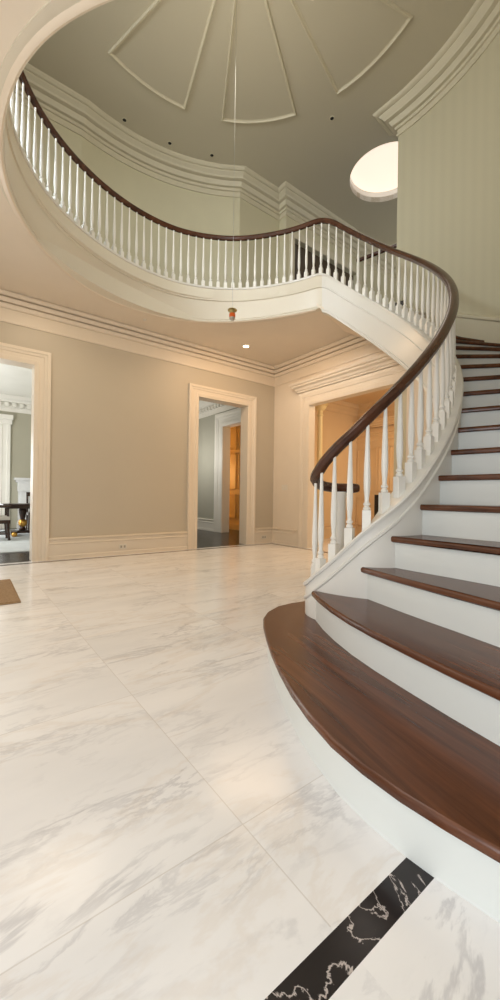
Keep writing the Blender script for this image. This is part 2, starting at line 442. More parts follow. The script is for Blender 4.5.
# crown of the lower hall
crown = [(0, ZC-.375), (.016, ZC-.375), (.020, ZC-.352), (.008, ZC-.345), (.002, ZC-.204), (.002, ZC-.190), (.030, ZC-.190), (.040, ZC-.180), (.050, ZC-.142), (.014, ZC-.138), (.014, ZC-.120),
         (.060, ZC-.120), (.078, ZC-.085), (.084, ZC-.074), (.044, ZC-.070), (.044, ZC-.054), (.094, ZC-.052), (.118, ZC-.030), (.135, ZC-.018), (.118, ZC-.008), (.118, ZC), (0, ZC)]
bm = NB(); sweep(bm, [W2(-8, 0), W2(0, 0), W2(0, Rend+.02)], crown, side=-1)
struct(obj('trim_1', bm, M['trim'], sm=False), 'stepped cream crown moulding around the lower hall', 'crown moulding')
base = [(0, 0), (.035, 0), (.035, .05), (.028, .06), (.028, .215), (.036, .222), (.036, .235), (.020, .245), (.020, .275), (.042, .29), (.042, .305), (0, .312)]
def baseboard(name, path, label, mat='trim', z=0, side=-1, prof=None):
    bm = NB(); sweep(bm, path, [(d, h+z) for d, h in (prof or base)], side=side)
    return struct(obj(name, bm, M[mat], sm=False), label, 'baseboard')
CW = .195
baseboard('baseboard_left', [W2(L1+CW, 0), W2(D0-CW*.8, 0)], 'tall beige baseboard between the two doorways')
baseboard('baseboard_right', [W2(D1+CW*.75, 0), W2(0, 0), W2(0, Rb0+.26)], 'cream baseboard turning the far corner')

# door casings: profile swept around the opening (in the wall plane)
def casing(name, u0, u1, h, cw, put, label, mat, depth=.05, reveal=True, th=None):
    """put(u, d, z): u along wall, d out of the wall"""
    bm = NB()
    prof = [(0, 0), (0, .030), (.02, .036), (cw*.25, .036), (cw*.28, .026), (cw*.55, .026), (cw*.58, .036), (cw*.74, .040), (cw*.80, depth), (cw, depth), (cw, 0)]
    rings = []
    for (u, z, du, dz) in ((u0, 0, -1, 0), (u0, h, -1, 1), (u1, h, 1, 1), (u1, 0, 1, 0)):
        rings.append([put(u + du*w, d, z + dz*w) for w, d in prof])
    loft(bm, rings)
    if reveal:
        for (a0, a1, z0, z1) in ((u0-.002, u0+.012, 0, h), (u1-.012, u1+.002, 0, h), (u0, u1, h-.012, h+.002)):
            box(bm, a0, a1, -(th or TH)-.01, .03, z0, z1, put)
    o = obj(name, bm, M[mat], sm=False)
    return struct(o, label, 'door casing')
putL = lambda u, d, z: W(u, -d, z)
putR = lambda u, d, z: W(-d, u, z)
casing('door_1', L0, L1, DH, CW*.98, putL, 'cream moulded casing of the doorway at the left edge', 'trim')
casing('door_2', D0, D1, DH, CW*.95, putL, 'cream moulded casing of the narrow doorway near the corner', 'trim')
casing('door_3', Rb1, Rb0, RH, .24, putR, 'wide cream casing of the opening behind the stair', 'trim', .045, True, .12)
# entablature cornice above the wide opening
cor = [(0, 0), (.05, 0), (.055, .03), (.075, .035), (.09, .07), (.13, .095), (.135, .125), (.16, .13), (.175, .165), (0, .175)]
bm = NB()
zb = RH + .245
sweep(bm, [W2(0, Rb0+.215), W2(-.02, Rb0+.215), W2(-.02, Rb1-.05), W2(0, Rb1-.05)], [(d, z+zb) for d, z in cor], side=-1)
struct(obj('trim_2', bm, M['trim'], sm=False), 'projecting cornice shelf over the wide opening', 'moulding')

# ------------------------------------------------------------------ curved outer wall of the stair
def arc(r, a0, a1, st=2.0):
    n = max(2, int(abs(a1-a0)/st)); return [tuple(O(r, a0+(a1-a0)*k/n).xy) for k in range(n+1)]
WR = 3.12; WEND = 41.2
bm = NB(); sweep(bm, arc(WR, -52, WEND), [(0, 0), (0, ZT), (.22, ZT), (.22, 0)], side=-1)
struct(obj('wall_stair', bm, M['wall_curve'], origin=(OX, OY, 0)), 'tall curved wall with faint painted baluster shadow stripes beside the stair', 'wall')
ucrown = [(0, ZT-.36), (.018, ZT-.36), (.022, ZT-.335), (.008, ZT-.328), (.008, ZT-.265), (.035, ZT-.262), (.042, ZT-.225), (.028, ZT-.220), (.028, ZT-.210), (.070, ZT-.205), (.10, ZT-.155), (.105, ZT-.14), (.088, ZT-.136), (.088, ZT-.128),
          (.15, ZT-.120), (.165, ZT-.095), (.21, ZT-.06), (.215, ZT-.048), (.245, ZT-.045), (.275, ZT-.018), (.28, ZT), (0, ZT)]
bm = NB(); p = arc(WR, -52, WEND); e = O(WR+.22, WEND).xy
sweep(bm, p + [tuple(e)], ucrown, side=1)
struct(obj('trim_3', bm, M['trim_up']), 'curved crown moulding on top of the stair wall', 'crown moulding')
# stair skirting on the outer wall following the flight
bm = NB(); rings = []
for k in range(0, 49):
    t_ = -50 + 90*k/48
    z = zn(t_)
    rings.append([O(WR, t_, z-.30), O(WR-.025, t_, z-.30), O(WR-.025, t_, z+.235), O(WR-.045, t_, z+.25), O(WR-.045, t_, z+.28), O(WR-.02, t_, z+.30), O(WR, t_, z+.305)])
loft(bm, rings)
struct(obj('trim_4', bm, M['trim_up']), 'skirting board rising along the curved stair wall', 'baseboard')

# ------------------------------------------------------------------ entrance side of the hall (behind the viewer)
bm = NB()
def wall_with(bm, put, u0, u1, holes):
    z_all = sorted({0, ZT} | {h[2] for h in holes} | {h[3] for h in holes})
    for z0, z1 in zip(z_all, z_all[1:]):
        cuts = sorted((h[0], h[1]) for h in holes if h[2] <= z0 and h[3] >= z1)
        u = u0
        for c0, c1 in cuts:
            if c0 > u: box(bm, u, c0, 0, .25, z0, z1, put)
            u = c1
        if u < u1: box(bm, u, u1, 0, .25, z0, z1, put)
wall_with(bm, lambda u, d, z: W(u, -9-d, z), -8.25, -3.7, [(-7.4, -5.9, 0, 2.5), (-5.6, -4.4, .6, 2.5), (-7.0, -4.8, 4.9, 6.3)])
struct(obj('wall_front', bm, M['wall'], sm=False), 'entrance wall behind the viewer with door and window openings', 'wall')
bm = NB()
wall_with(bm, lambda u, d, z: W(-8-d, u, z), -9, 0, [(-7.8, -6.2, .6, 2.6), (-5.6, -4.0, .6, 2.6), (-7.5, -4.5, 4.9, 6.3)])
struct(obj('wall_side', bm, M['wall'], sm=False), 'side wall of the hall with tall window openings', 'wall')
bm = NB(); q = W(-3.8, -9)
sweep(bm, [(q.x, q.y), (2.45, .1), tuple(O(WR+.02, -51).xy)], [(0, 0), (0, ZT), (.2, ZT), (.2, 0)], side=-1)
struct(obj('wall_stair_foot', bm, M['wall_up'], sm=False), 'wall beside the foot of the stair', 'wall')

# ------------------------------------------------------------------ upper walls
OW = 3.31
pl = [tuple(O(OW, a).xy) for a in range(140, 90, -2)]
first = Vector(pl[0])
A2 = Vector((AX, AY))
c1 = Vector(pl[-1])
j0 = c1 + A2*.98
nB = Vector((-AY, AX))
j1 = j0 - nB*.20
DO0 = j1 + A2*.22; DO1 = j1 + A2*2.2
endw = j1 + A2*4.4
path = [tuple(first - A2*5.5)] + pl + [tuple(j0), tuple(j1), tuple(endw), tuple(endw - nB*6)]
thick = [(0, ZF), (0, ZT), (.2, ZT), (.2, ZF)]
bm = NB(); sweep(bm, path[:len(pl)+3] + [tuple(DO0)], thick, side=1)
DZ = ZF+2.16
sweep(bm, [tuple(DO0), tuple(DO1)], [(0, DZ), (0, ZT), (.2, ZT), (.2, DZ)], side=1)
sweep(bm, [tuple(DO1), tuple(endw), tuple(endw - nB*6)], thick, side=1)
struct(obj('wall_upper', bm, M['wall_up'], sm=False), 'upstairs hall wall, curved at left and straight at right', 'wall')
bm = NB(); sweep(bm, path, ucrown, side=-1)
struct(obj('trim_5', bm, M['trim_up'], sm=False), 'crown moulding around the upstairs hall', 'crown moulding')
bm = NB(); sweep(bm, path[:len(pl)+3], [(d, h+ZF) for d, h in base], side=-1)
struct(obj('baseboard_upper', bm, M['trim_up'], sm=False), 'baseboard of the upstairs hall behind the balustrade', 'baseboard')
# dark upstairs door
def putU(u, d, z):
    q = DO0 + A2*u - nB*d; return Vector((q.x, q.y, z))
dl = (DO1-DO0).length
ud = thing('door', 'dark brown double door upstairs behind the balustrade', 'door', tuple(putU(dl/2, -.1, ZF)))
for s in (0, 1):
    bm = NB(); u0 = .01 + s*dl/2; u1 = dl/2 - .004 + s*dl/2 - (.01 if s else 0)
    box(bm, u0, u1, -.12, -.08, ZF+.01, DZ-.01, putU)
    for z0, z1 in ((.15, .85), (1.0, 1.85)):
        box(bm, u0+.12, u1-.12, -.09, -.07, ZF+z0, ZF+z1, putU)
    d = obj('door_leaf', bm, M['doorwood'], ud, sm=False)
    bm = NB(); q = putU(dl/2 + (.06 if s else -.06), -.05, ZF+1.0)
    bmesh.ops.create_uvsphere(bm, u_segments=10, v_segments=8, radius=.028, matrix=Matrix.Translation(q))
    obj('knob', bm, M['brass'], d)
bm = NB(); rings = []
for (u, z, du, dz) in ((0, ZF, -1, 0), (0, DZ, -1, 1), (dl, DZ, 1, 1), (dl, ZF, 1, 0)):
    rings.append([putU(u+du*w, d, z+dz*w) for w, d in ((0, 0), (0, .03), (.05, .035), (.12, .05), (.14, .05), (.14, 0))])
loft(bm, rings)
struct(obj('door_4', bm, M['trim_up'], sm=False), 'casing of the dark upstairs door', 'door casing')

# ------------------------------------------------------------------ string (fascia) of the stair and gallery
def path_normals(P):
    return normals2d([Vector((p[0], p[1])) for p in P])       # left normal = towards the well centre for ccw travel
PN = path_normals(PATH)
bmS = NB(); bmG = NB(); ringsS, ringsG, capS, capG = [], [], [], []
for (x, y, zc, zr, t_), n in zip(PATH, PN):
    top = zc
    if t_ is None: bot = max(.181, top-.53); fl = 0
    else: bot = max(.181, top-.53)
    if t_ is not None and t_ >= TOP: bot = min(bot, ZC - .012) if t_ < 53.5 else ZC - .012
    h = top - bot
    def sec(items): return [Vector((x+n.x*d, y+n.y*d, z)) for d, z in items]
    w = .058
    flare = 0.0
    if t_ is not None and t_ > TOP-6:
        k = min(1, (t_-(TOP-6))/10)
        flare = (rb(t_) - w - rt(t_))*k         # negative: the lower edge lies further out
    fd = lambda s: w + flare*s                  # inner face offset, s=0 top .. 1 bottom
    m1 = min(.17, h*.4)
    prof = [(fd(0), top-.028), (fd(0), top-m1), (fd(.2)+.010, top-m1-.008), (fd(.2)+.010, top-m1-.024), (fd(.25)-.002, top-m1-.03),
            (fd(.9)-.002, bot+.052 if h > .3 else top-m1-.032), (fd(.92)+.008, bot+.048 if h > .3 else top-m1-.034), (fd(.96)+.008, bot+.03), (fd(.97)+.001, bot+.026), (fd(1)+.006, bot+.004), (fd(1)-.002, bot)]
    # band on the tread side
    out = [(-w, bot), (-w, top-.12), (-w-.010, top-.11), (-w-.010, top-.095), (-w, top-.088), (-w, top-.028)]
    ring = sec(prof + out)
    cap = sec([(w+.012, top-.030), (w+.016, top-.012), (w+.008, top), (-w-.008, top), (-w-.016, top-.012), (-w-.012, top-.030)])
    if t_ is None or t_ <= 53: ringsS.append(ring); capS.append(cap)
    if t_ is not None and t_ >= 53: ringsG.append(ring); capG.append(cap)
loft(bmS, ringsS); loft(bmG, ringsG)

stair = thing('staircase', 'curving staircase with walnut treads, white risers and white curb string', 'staircase', (.6, 2.2, 0))
obj('string', bmS, M['white'], stair)
bm = NB(); loft(bm, capS); obj('string_cap', bm, M['white'], stair)
gal = obj('trim_6', bmG, M['fascia']); struct(gal, 'white fascia ring of the round gallery opening', 'fascia')
bm = NB(); loft(bm, capG); struct(obj('trim_7', bm, M['white']), 'white curb cap under the gallery balusters', 'fascia')
# bead on the ceiling around the opening
bm = NB(); pp = [tuple(O(rt(t_)+.012, t_).xy) for t_ in range(56, 286, 3)]
sweep(bm, pp, [(-.035, ZC+.005), (-.035, ZC-.012), (-.02, ZC-.02), (0, ZC-.022), (.012, ZC-.012), (.012, ZC+.005)], side=1)
struct(obj('trim_8', bm, M['trim']), 'thin bead round the edge of the ceiling opening', 'moulding')

# ------------------------------------------------------------------ treads and risers
NOSE = {
 1: [(.30, 2.745), (.20, 2.66), (.125, 2.53), (.092, 2.40), (.088, 2.26), (.097, 2.08), (.112, 1.89), (.138, 1.68), (.17, 1.50), (.212, 1.34), (.262, 1.20), (.325, 1.085), (.394, .986), (.47, .90), (.545, .824), (.70, .69), (.90, .53), (1.25, .30)],
 2: [(.384, 2.356), (.398, 2.19), (.427, 2.015), (.47, 1.84), (.527, 1.671), (.60, 1.49), (.677, 1.31), (.752, 1.15), (.87, .96), (1.02, .76), (1.4, .42)],
 3: [(.612, 2.262), (.69, 2.07), (.752, 1.917), (.812, 1.78), (.87, 1.66), (.956, 1.464), (1.06, 1.26), (1.2, 1.04), (1.5, .68)],
 4: [(.798, 2.172), (.90, 2.02), (.985, 1.905), (1.08, 1.76), (1.165, 1.62), (1.28, 1.43), (1.42, 1.22), (1.6, .98)],
}
def nose(n):
    if n in NOSE: return NOSE[n]
    t_ = th(n); r0 = rb(t_) + .05; r1 = WR-.01
    return [tuple(O(r0 + (r1-r0)*k/5, t_).xy) for k in range(6)]
def shift(path, d):
    ns = normals2d([Vector(p) for p in path])
    return [(p[0]+n.x*d, p[1]+n.y*d) for p, n in zip(path, ns)]
NT = 22
def slab(bm, pts, z0, z1):
    vb = [bm.verts.new((x, y, z0)) for x, y in pts]; vt = [bm.verts.new((x, y, z1)) for x, y in pts]
    n = len(pts)
    bmesh.ops.triangulate(bm, faces=[bm.faces.new(vb), bm.faces.new(vt)], ngon_method='EAR_CLIP')
    for i in range(n): bm.faces.new((vb[i], vb[(i+1) % n], vt[(i+1) % n], vt[i]))
T_TH = .034
for n in range(1, NT+1):
    z = n*R_
    a = nose(n)
    # tread: rounded nosing in three layers
    if n < NT: nxt = nose(n+1)
    else: nxt = [tuple(O(r, th(NT)+5).xy) for r in (rb(55)+.05, 2.3, 2.8)]
    back = shift(nxt, .045)[::-1]
    if n == 1:
        back = [(p[0], p[1]) for p in shift(nose(2), .05)][::-1] + [(.46, 2.45), (.62, 2.62), (.60, 2.80), (.44, 2.81)]
    if n in (2, 3):
        q = nose(n+1)[0]; back = back[:-1] + [(back[-1][0]-.03, back[-1][1]+.02)]
    # side: inwards = away from the camera side; left normal of the outward-running nosing points up-stair
    bm = NB()
    lay = [(0.010, z-T_TH), (0.002, z-T_TH+.006), (0, z-T_TH*.5), (.002, z-.006), (.009, z)]
    rings = []
    for d, zz in lay:
        s = shift(a, d)
        rings.append([Vector((x, y, zz)) for x, y in s] + [Vector((x, y, zz)) for x, y in back])
    R = loft(bm, rings, True, False)
    for rr in (R[0], R[-1]):
        bmesh.ops.triangulate(bm, faces=[bm.faces.new(rr)], ngon_method='EAR_CLIP')
    o = obj('tread', bm, M['tread'], stair, origin=(a[0][0], a[0][1], z))
    if n == 1: o['label'] = 'broad curved bottom tread with a rounded end'
    # riser
    s0 = shift(a, .028); s1 = shift(a, .048)
    if n == 1: s0 = s0[:]; s1 = s1[:]
    bm = NB()
    zb0 = z-R_ + (.0005 if n > 1 else 0)
    loft(bm, [[Vector((p[0], p[1], zb0)), Vector((q[0], q[1], zb0)), Vector((q[0], q[1], z-T_TH+.002)), Vector((p[0], p[1], z-T_TH+.002))] for p, q in zip(s0, s1)])
    obj('riser', bm, M['riser'], stair)
# cove moulding under bottom nosing (shadow line) and open-side closing panel for the flared steps
bm = NB()
for n in range(1, 5):
    e0 = nose(n)[-1]; e1 = nose(n+1)[-1]
    loft(bm, [[Vector((e0[0], e0[1], 0)), Vector((e0[0]-.02, e0[1], 0)), Vector((e0[0]-.02, e0[1], n*R_-T_TH)), Vector((e0[0], e0[1], n*R_-T_TH))],
              [Vector((e1[0], e1[1], 0)), Vector((e1[0]-.02, e1[1], 0)), Vector((e1[0]-.02, e1[1], n*R_-T_TH)), Vector((e1[0], e1[1], n*R_-T_TH))]])
obj('side_panel', bm, M['riser'], stair, sm=False)
# soffit
bm = NB(); rings = []
for k in range(0, 60):
    t_ = -50 + (TOP+3+50)*k/59
    z = zn(t_) + .12 - .52
    ro = WR-.005 if t_ < WEND else 2.80
    rings.append([O(rb(t_)-.04, t_, z), O(ro, t_, z), O(ro, t_, z+.04), O(rb(t_)-.04, t_, z+.04)])
loft(bm, rings); obj('soffit', bm, M['trim'], stair)

# ------------------------------------------------------------------ balustrade
bal = thing('balustrade', 'continuous mahogany handrail on slim white balusters along stair and gallery', 'balustrade', (.6, 2.2, 0))
def dense(P, k=3):
    return P
bm = NB(); rings = []
hw, hh = .037, .033
prof = []
for k in range(16):
    a = 2*PI*k/16; cx, cz = math.cos(a), math.sin(a)
    px = hw*(abs(cx)**.75)*(1 if cx > 0 else -1); pz = hh*(abs(cz)**.85)*(1 if cz > 0 else -1)
    if cz < -.3: px *= .78
    prof.append((px, pz))
pts = [Vector((p[0], p[1], p[3])) for p in PATH]
for i, (p, n) in enumerate(zip(pts, PN)):
    tng = (pts[min(i+1, len(pts)-1)] - pts[max(i-1, 0)]).normalized()
    side = Vector((n.x, n.y, 0)).normalized(); up = tng.cross(side) if tng.cross(side).z > 0 else side.cross(tng)
    rings.append([p + side*a + up*b for a, b in prof])
# rounded start of the volute
p0 = pts[0]; d0 = (pts[0]-pts[1]).normalized(); n0 = Vector((PN[0].x, PN[0].y, 0)).normalized()
pre = []
for s in (.9, .65, .3):
    pre.append([p0 + d0*(.04*math.sqrt(1-(1-s)**2)) + n0*a*(1-s*.95)**.5 + Vector((0, 0, b))*(1-s*.95)**.5 for a, b in prof])
loft(bm, pre + rings)
obj('handrail', bm, M['rail'], bal)

def baluster_mesh(L):
    """square block, rings, tapering vase; z = 0 at the curb"""
    bm = NB()
    h = .024
    box(bm, -h, h, -h, h, -.04, .100)
    pr = [(.014, .098), (.020, .103), (.0215, .112), (.0165, .119), (.013, .125), (.020, .131), (.0205, .139), (.014, .146), (.0123, .158), (.0148, .185), (.0182, .222),
          (.0195, .262), (.0188, .31), (.0160, .40), (.0126, .50), (.0100, .58), (.0090, L+.01)]
    if L < .56: pr = [p for p in pr[:-1] if p[1] < L-.02] + [(.0088, L+.01)]
    lathe(bm, pr, 0, 0, 0, 10)
    return bm
cache = {}
def place_baluster(x, y, z0, z1, ang):
    L = round((z1 - z0)*50)/50
    if L not in cache:
        bm = baluster_mesh(L)
        bmesh.ops.recalc_face_normals(bm, faces=bm.faces)
        me = bpy.data.meshes.new('baluster'); bm.to_mesh(me); bm.free(); me.materials.append(M['bal'])
        o = bpy.data.objects.new('baluster', me); smooth(o, 35); cache[L] = o
        COL.objects.link(o)
    else:
        o = cache[L].copy(); COL.objects.link(o)
    o.parent = bal; o.location = Vector((x, y, z0)) - bal.location; o.rotation_euler = (0, 0, ang)
# walk the path from the volute up at a constant spacing
def at_s():
    acc = 0; out = []
    sp = .1105; nxt = .372
    for i in range(len(PATH)-1):
        a, b = PATH[i], PATH[i+1]
        d = math.hypot(b[0]-a[0], b[1]-a[1])
        while acc + d >= nxt:
            u = (nxt-acc)/d
            v = [a[k] + (b[k]-a[k])*u for k in range(4)]
            ang = math.atan2(b[1]-a[1], b[0]-a[0])
            tt = b[4]
            out.append((*v, ang, tt)); nxt += .0985 if tt is None else (sp if tt < TOP+2 else .1115)
        acc += d
    return out
BL = at_s(); cnt = 0
for x, y, zc, zr, ang, tt in BL:
    if tt is not None and tt > 216: continue
    place_baluster(x, y, zc, zr-.03, ang); cnt += 1
print('balusters', cnt)
# newel of the volute
bm = NB()
nx, ny = .625, 2.672
lathe(bm, [(.052, .181), (.052, .23), (.046, .25), (.040, .28), (.040, .93), (.044, .94), (.044, .975)], nx, ny, 0, 20)
obj('newel_post', bm, M['bal'], bal)

# ------------------------------------------------------------------ small fittings
def downlight(loc_px_z, label, lit, r=.04):
    x, y, z = loc_px_z
    t_ = thing('downlight', label, 'downlight', (x, y, z), group='recessed ceiling lights')
    bm = NB(); lathe(bm, [(r*1.35, -.001), (r*1.35, -.008), (r, -.010), (r, -.001)], x, y, z, 24, False)
    obj('trim_ring', bm, M['trim_up'] if not lit else M['white'], t_)
    bm = NB(); lathe(bm, [(r, -.0015), (r, -.006), (.003, -.006)], x, y, z, 24)
    obj('lens', bm, M['lamp'] if lit else M['black'], t_)
downlight((-.107, 6.76, ZC), 'small glowing downlight in the lower ceiling near the far corner', True, .05)
downlight((-2.059, 6.089-.02, ZT), 'unlit round ceiling spot above the curved wall, leftmost of three', False, .03)
downlight((-1.427, 6.477-.02, ZT), 'unlit round ceiling spot above the curved wall, middle of three', False, .03)
downlight((-.742, 6.694-.02, ZT), 'unlit round ceiling spot above the curved wall, nearest the wall corner', False, .03)
downlight((1.196, 5.996, ZT), 'unlit round ceiling spot between the sunburst and the skylight', False, .03)
# pendant
px_, py_, pz_ = -.205, 3.9, 2.725
pen = thing('pendant_lantern', 'small amber lantern with brass cap hanging on a long wire', 'pendant lamp', (px_, py_, pz_))
bm = NB(); lathe(bm, [(.0017, .12), (.0017, ZT-pz_)], px_, py_, pz_, 6); obj('wire', bm, M['steel'], pen)
bm = NB(); lathe(bm, [(.005, .125), (.012, .115), (.046, .10), (.048, .092), (.030, .088), (.020, .075), (.028, .07), (.028, .06)], px_, py_, pz_, 16); obj('cap', bm, M['brass'], pen)
bm = NB(); lathe(bm, [(.026, .062), (.031, .055), (.031, .022), (.027, .018)], px_, py_, pz_, 16); obj('glass', bm, M['orangelamp'], pen)
bm = NB(); lathe(bm, [(.030, .019), (.030, .006), (.018, -.005), (.006, -.012)], px_, py_, pz_, 16); obj('bottom_cap', bm, M['steel'], pen)

def plate(name, put, u, z, w, h, label, cat, kind, d0=.0):
    t_ = thing(name, label, cat, tuple(put(u, d0, z)))
    bm = NB(); box(bm, u-w/2, u+w/2, d0, d0+.006, z-h/2, z+h/2, put); obj('face_plate', bm, M['plate'], t_, sm=False)
    for s in (-1, 1):
        bm = NB()
        if kind == 'outlet': box(bm, u+s*w*.22-.014, u+s*w*.22+.014, d0+.005, d0+.009, z-.018, z+.018, put)
        else: box(bm, u+s*w*.22-.008, u+s*w*.22+.008, d0+.005, d0+.012, z-.02, z+.02, put)
        obj('socket' if kind == 'outlet' else 'toggle', bm, M['steelgrey' if kind == 'outlet' else 'plate'], t_, sm=False)
plate('outlet', putL, ray_a(123), .125, .12, .075, 'double power outlet in the baseboard between the doorways', 'outlet', 'outlet', .028)
plate('outlet', putL, ray_a(263.5), .125, .12, .075, 'double power outlet in the baseboard right of the narrow doorway', 'outlet', 'outlet', .028)
plate('light_switch', putR, ray_b(284.5), 1.13, .17, .11, 'cream light switch plate on the wall right of the corner', 'light switch', 'switch', .0)
# smoke detector
t_ = thing('smoke_detector', 'tiny round sensor on the lower ceiling left of the stairwell edge', 'sensor', (-1.60, 5.72, ZC))
bm = NB(); lathe(bm, [(.03, 0), (.03, -.01), (.022, -.018), (.004, -.02)], -1.62, 5.80, ZC, 16); obj('housing', bm, M['plate'], t_)

# jute mat at the left edge
def pxfloor(px, py, z=0):
    h = 497 + ROLL*(px-250); Y = (z-CH)*F/(h-py); return ((px-250+ROLL*(py-497))/F*Y, Y)
m0 = Vector(pxfloor(20.5, 601, .015)); m1 = Vector(pxfloor(10, 579, .015))
e1 = (m1-m0).normalized(); e2 = Vector((-e1.y, e1.x))
if e2.x > 0: e2 = -e2
bm = NB()
L = (m1-m0).length
def pm(u, v, z): q = m0 + e1*u + e2*v; return Vector((q.x, q.y, z))
rr = []
for d, z in ((0, .001), (-.006, .006), (0, .016), (.02, .019)):
    rr.append([pm(d, d, z), pm(L-d, d, z), pm(L-d, 1.2-d, z), pm(d, 1.2-d, z)])
loft(bm, rr)
mo = obj('doormat', bm, M['jute'], origin=(m0.x, m0.y, 0), rotz=math.atan2(e1.y, e1.x), sm=False)
tag(mo, 'brown woven jute mat on the marble floor at the left edge', 'doormat')

# dark handrail upstairs beyond the flight
hr = thing('wall_handrail', 'short dark handrail sloping up beyond the upper landing', 'handrail', (2.2, 6.9, ZF))
def pxz(px, py, Y):
    h = 497 + ROLL*(px-250); return Vector(((px-250+ROLL*(py-497))/F*Y, Y, CH + (h-py)/F*Y))
bm = NB(); q0 = pxz(357, 261, 7.2); q1 = pxz(402, 243.5, 6.7); tube(bm, [q0, q0+(q1-q0)*.5, q1], .035, 10)
obj('rail', bm, M['rail'], hr)
for u in (.5, .96):
    q = q0 + (q1-q0)*u
    bm = NB(); tube(bm, [(q.x, q.y, ZF), (q.x, q.y, q.z-.02)], .018, 8); obj('post', bm, M['rail'], hr)

# ------------------------------------------------------------------ room beyond the left doorway and beyond the narrow one
RBK = 6.1; PA = -2.6; RR = .26
bm = NB(); wbox(bm, -8, PA, RBK, RBK+.15, 0, 3.57)
struct(obj('wall_back', bm, M['grey'], sm=False), 'sage wall at the back of the bright room', 'wall')
bm = NB(); wbox(bm, PA, PA+.12, TH, RBK+.15, 0, 3.57)
struct(obj('wall_partition', bm, M['grey'], sm=False), 'sage wall dividing the two rooms', 'wall')
bm = NB(); wbox(bm, -8, PA+.12, TH, RBK, 3.54, 3.575)
struct(obj('ceiling', bm, M['white_room'], sm=False), 'white ceiling of the bright room at left', 'ceiling')
bm = NB(); wbox(bm, PA+.12, 4.2, TH, RBK, 3.54, 3.575)
struct(obj('ceiling', bm, M['white_room'], sm=False), 'ceiling of the grey room beyond the narrow doorway', 'ceiling')
rc = [(0, 3.13), (.02, 3.13), (.02, 3.22), (.03, 3.23), (.03, 3.35), (.11, 3.37), (.12, 3.41), (.17, 3.46), (.20, 3.55), (0, 3.55)]
bm = NB(); sweep(bm, [W2(-7.9, RBK), W2(PA, RBK), W2(PA, TH)], rc, side=-1)
nd = 40
for k in range(30):
    a0 = -7.3 + k*.17
    wbox(bm, a0, a0+.095, RBK-.135, RBK-.03, 3.25, 3.355)
struct(obj('trim_9', bm, M['white_room'], sm=False), 'white dentil crown in the bright room', 'crown moulding')
# grey room right wall with a cased opening
G0 = 2.55; 
def gb(px): return ray_b(px, RR)
g_out = gb(215.5); g_in = gb(222.5)
GH = 2.75
g_end = g_in - 1.0
bm = NB()
for b0, b1, z0, z1 in ((g_in, RBK, 0, 3.57), (g_end, g_in, GH, 3.57), (TH, g_end, 0, 3.57)):
    if b1 > b0: wbox(bm, RR, RR+.20, b0, b1, z0, z1)
struct(obj('wall_grey_room', bm, M['grey2'], sm=False), 'grey green wall seen through the narrow doorway', 'wall')
def putG(u, d, z): return W(RR-d, u, z)
def putG2(u, d, z): return W(RR-d*1.46, u, z)
casing('door_5', g_end, g_in, GH, g_out-g_in, putG, 'white casing of an inner doorway in the grey room', 'white_room', .05, True)
bm = NB(); sweep(bm, [W2(RR, RBK), W2(RR, TH)], rc, side=-1)
for k in range(38):
    b0 = .9 + k*.15; wbox(bm, RR-.10, RR-.03, b0, b0+.085, 3.26, 3.35)
struct(obj('trim_10', bm, M['white_room'], sm=False), 'white dentil crown in the grey room', 'crown moulding')
baseboard('baseboard_grey_room', [W2(RR, RBK), W2(RR, g_out)], 'white baseboard in the grey room', 'white_room')
bm = NB(); wbox(bm, PA, RR, RBK, RBK+.15, 0, 3.57)
struct(obj('wall_grey_back', bm, M['grey2'], sm=False), 'back wall of the grey room', 'wall')

# honey coloured panelled passage beyond the inner doorway
HP = 1.05
bm = NB(); wbox(bm, HP, HP+.1, .3, RBK, 0, 3.4)
for b0 in [x*.62+.35 for x in range(0, 10)]:
    for z0, z1 in ((.34, 1.0), (1.15, 2.15), (2.25, 2.9)):
        for (c0, c1, y0, y1) in ((b0, b0+.5, z0, z0+.03), (b0, b0+.5, z1-.03, z1), (b0, b0+.03, z0, z1), (b0+.47, b0+.5, z0, z1)):
            wbox(bm, HP-.025, HP, c0, c1, y0, y1)
wbox(bm, HP-.03, HP, .3, RBK, 0, .16)
struct(obj('wall_passage', bm, M['orange'], sm=False), 'honey coloured panelled wall beyond the grey room', 'wall')

# warm room behind the wide opening
WB = 2.7
bm = NB(); wbox(bm, WB, WB+.1, -6, .2, 0, 3.3)
struct(obj('wall_warm_room', bm, M['cream'], sm=False), 'cream wall of the warmly lit room', 'wall')
bm = NB(); wbox(bm, TH, WB, -.02, .2, 0, 3.3)
struct(obj('wall_warm_side', bm, M['cream'], sm=False), 'side wall of the warmly lit room', 'wall')
bm = NB(); wbox(bm, TH, WB+.1, -6, .2, 3.2, 3.3)
struct(obj('ceiling', bm, M['cream'], sm=False), 'ceiling of the warmly lit room', 'ceiling')
bm = NB(); sweep(bm, [W2(TH, -.02), W2(WB, -.02), W2(WB, -6)], [(0, 2.95), (.02, 2.95), (.03, 3.02), (.09, 3.1), (.13, 3.12), (.15, 3.2), (0, 3.2)], side=-1)
struct(obj('trim_11', bm, M['cream'], sm=False), 'crown of the warmly lit room', 'crown moulding')
baseboard('baseboard_warm_room', [W2(TH, -.02), W2(WB, -.02), W2(WB, -6)], 'baseboard of the warmly lit room', 'cream')
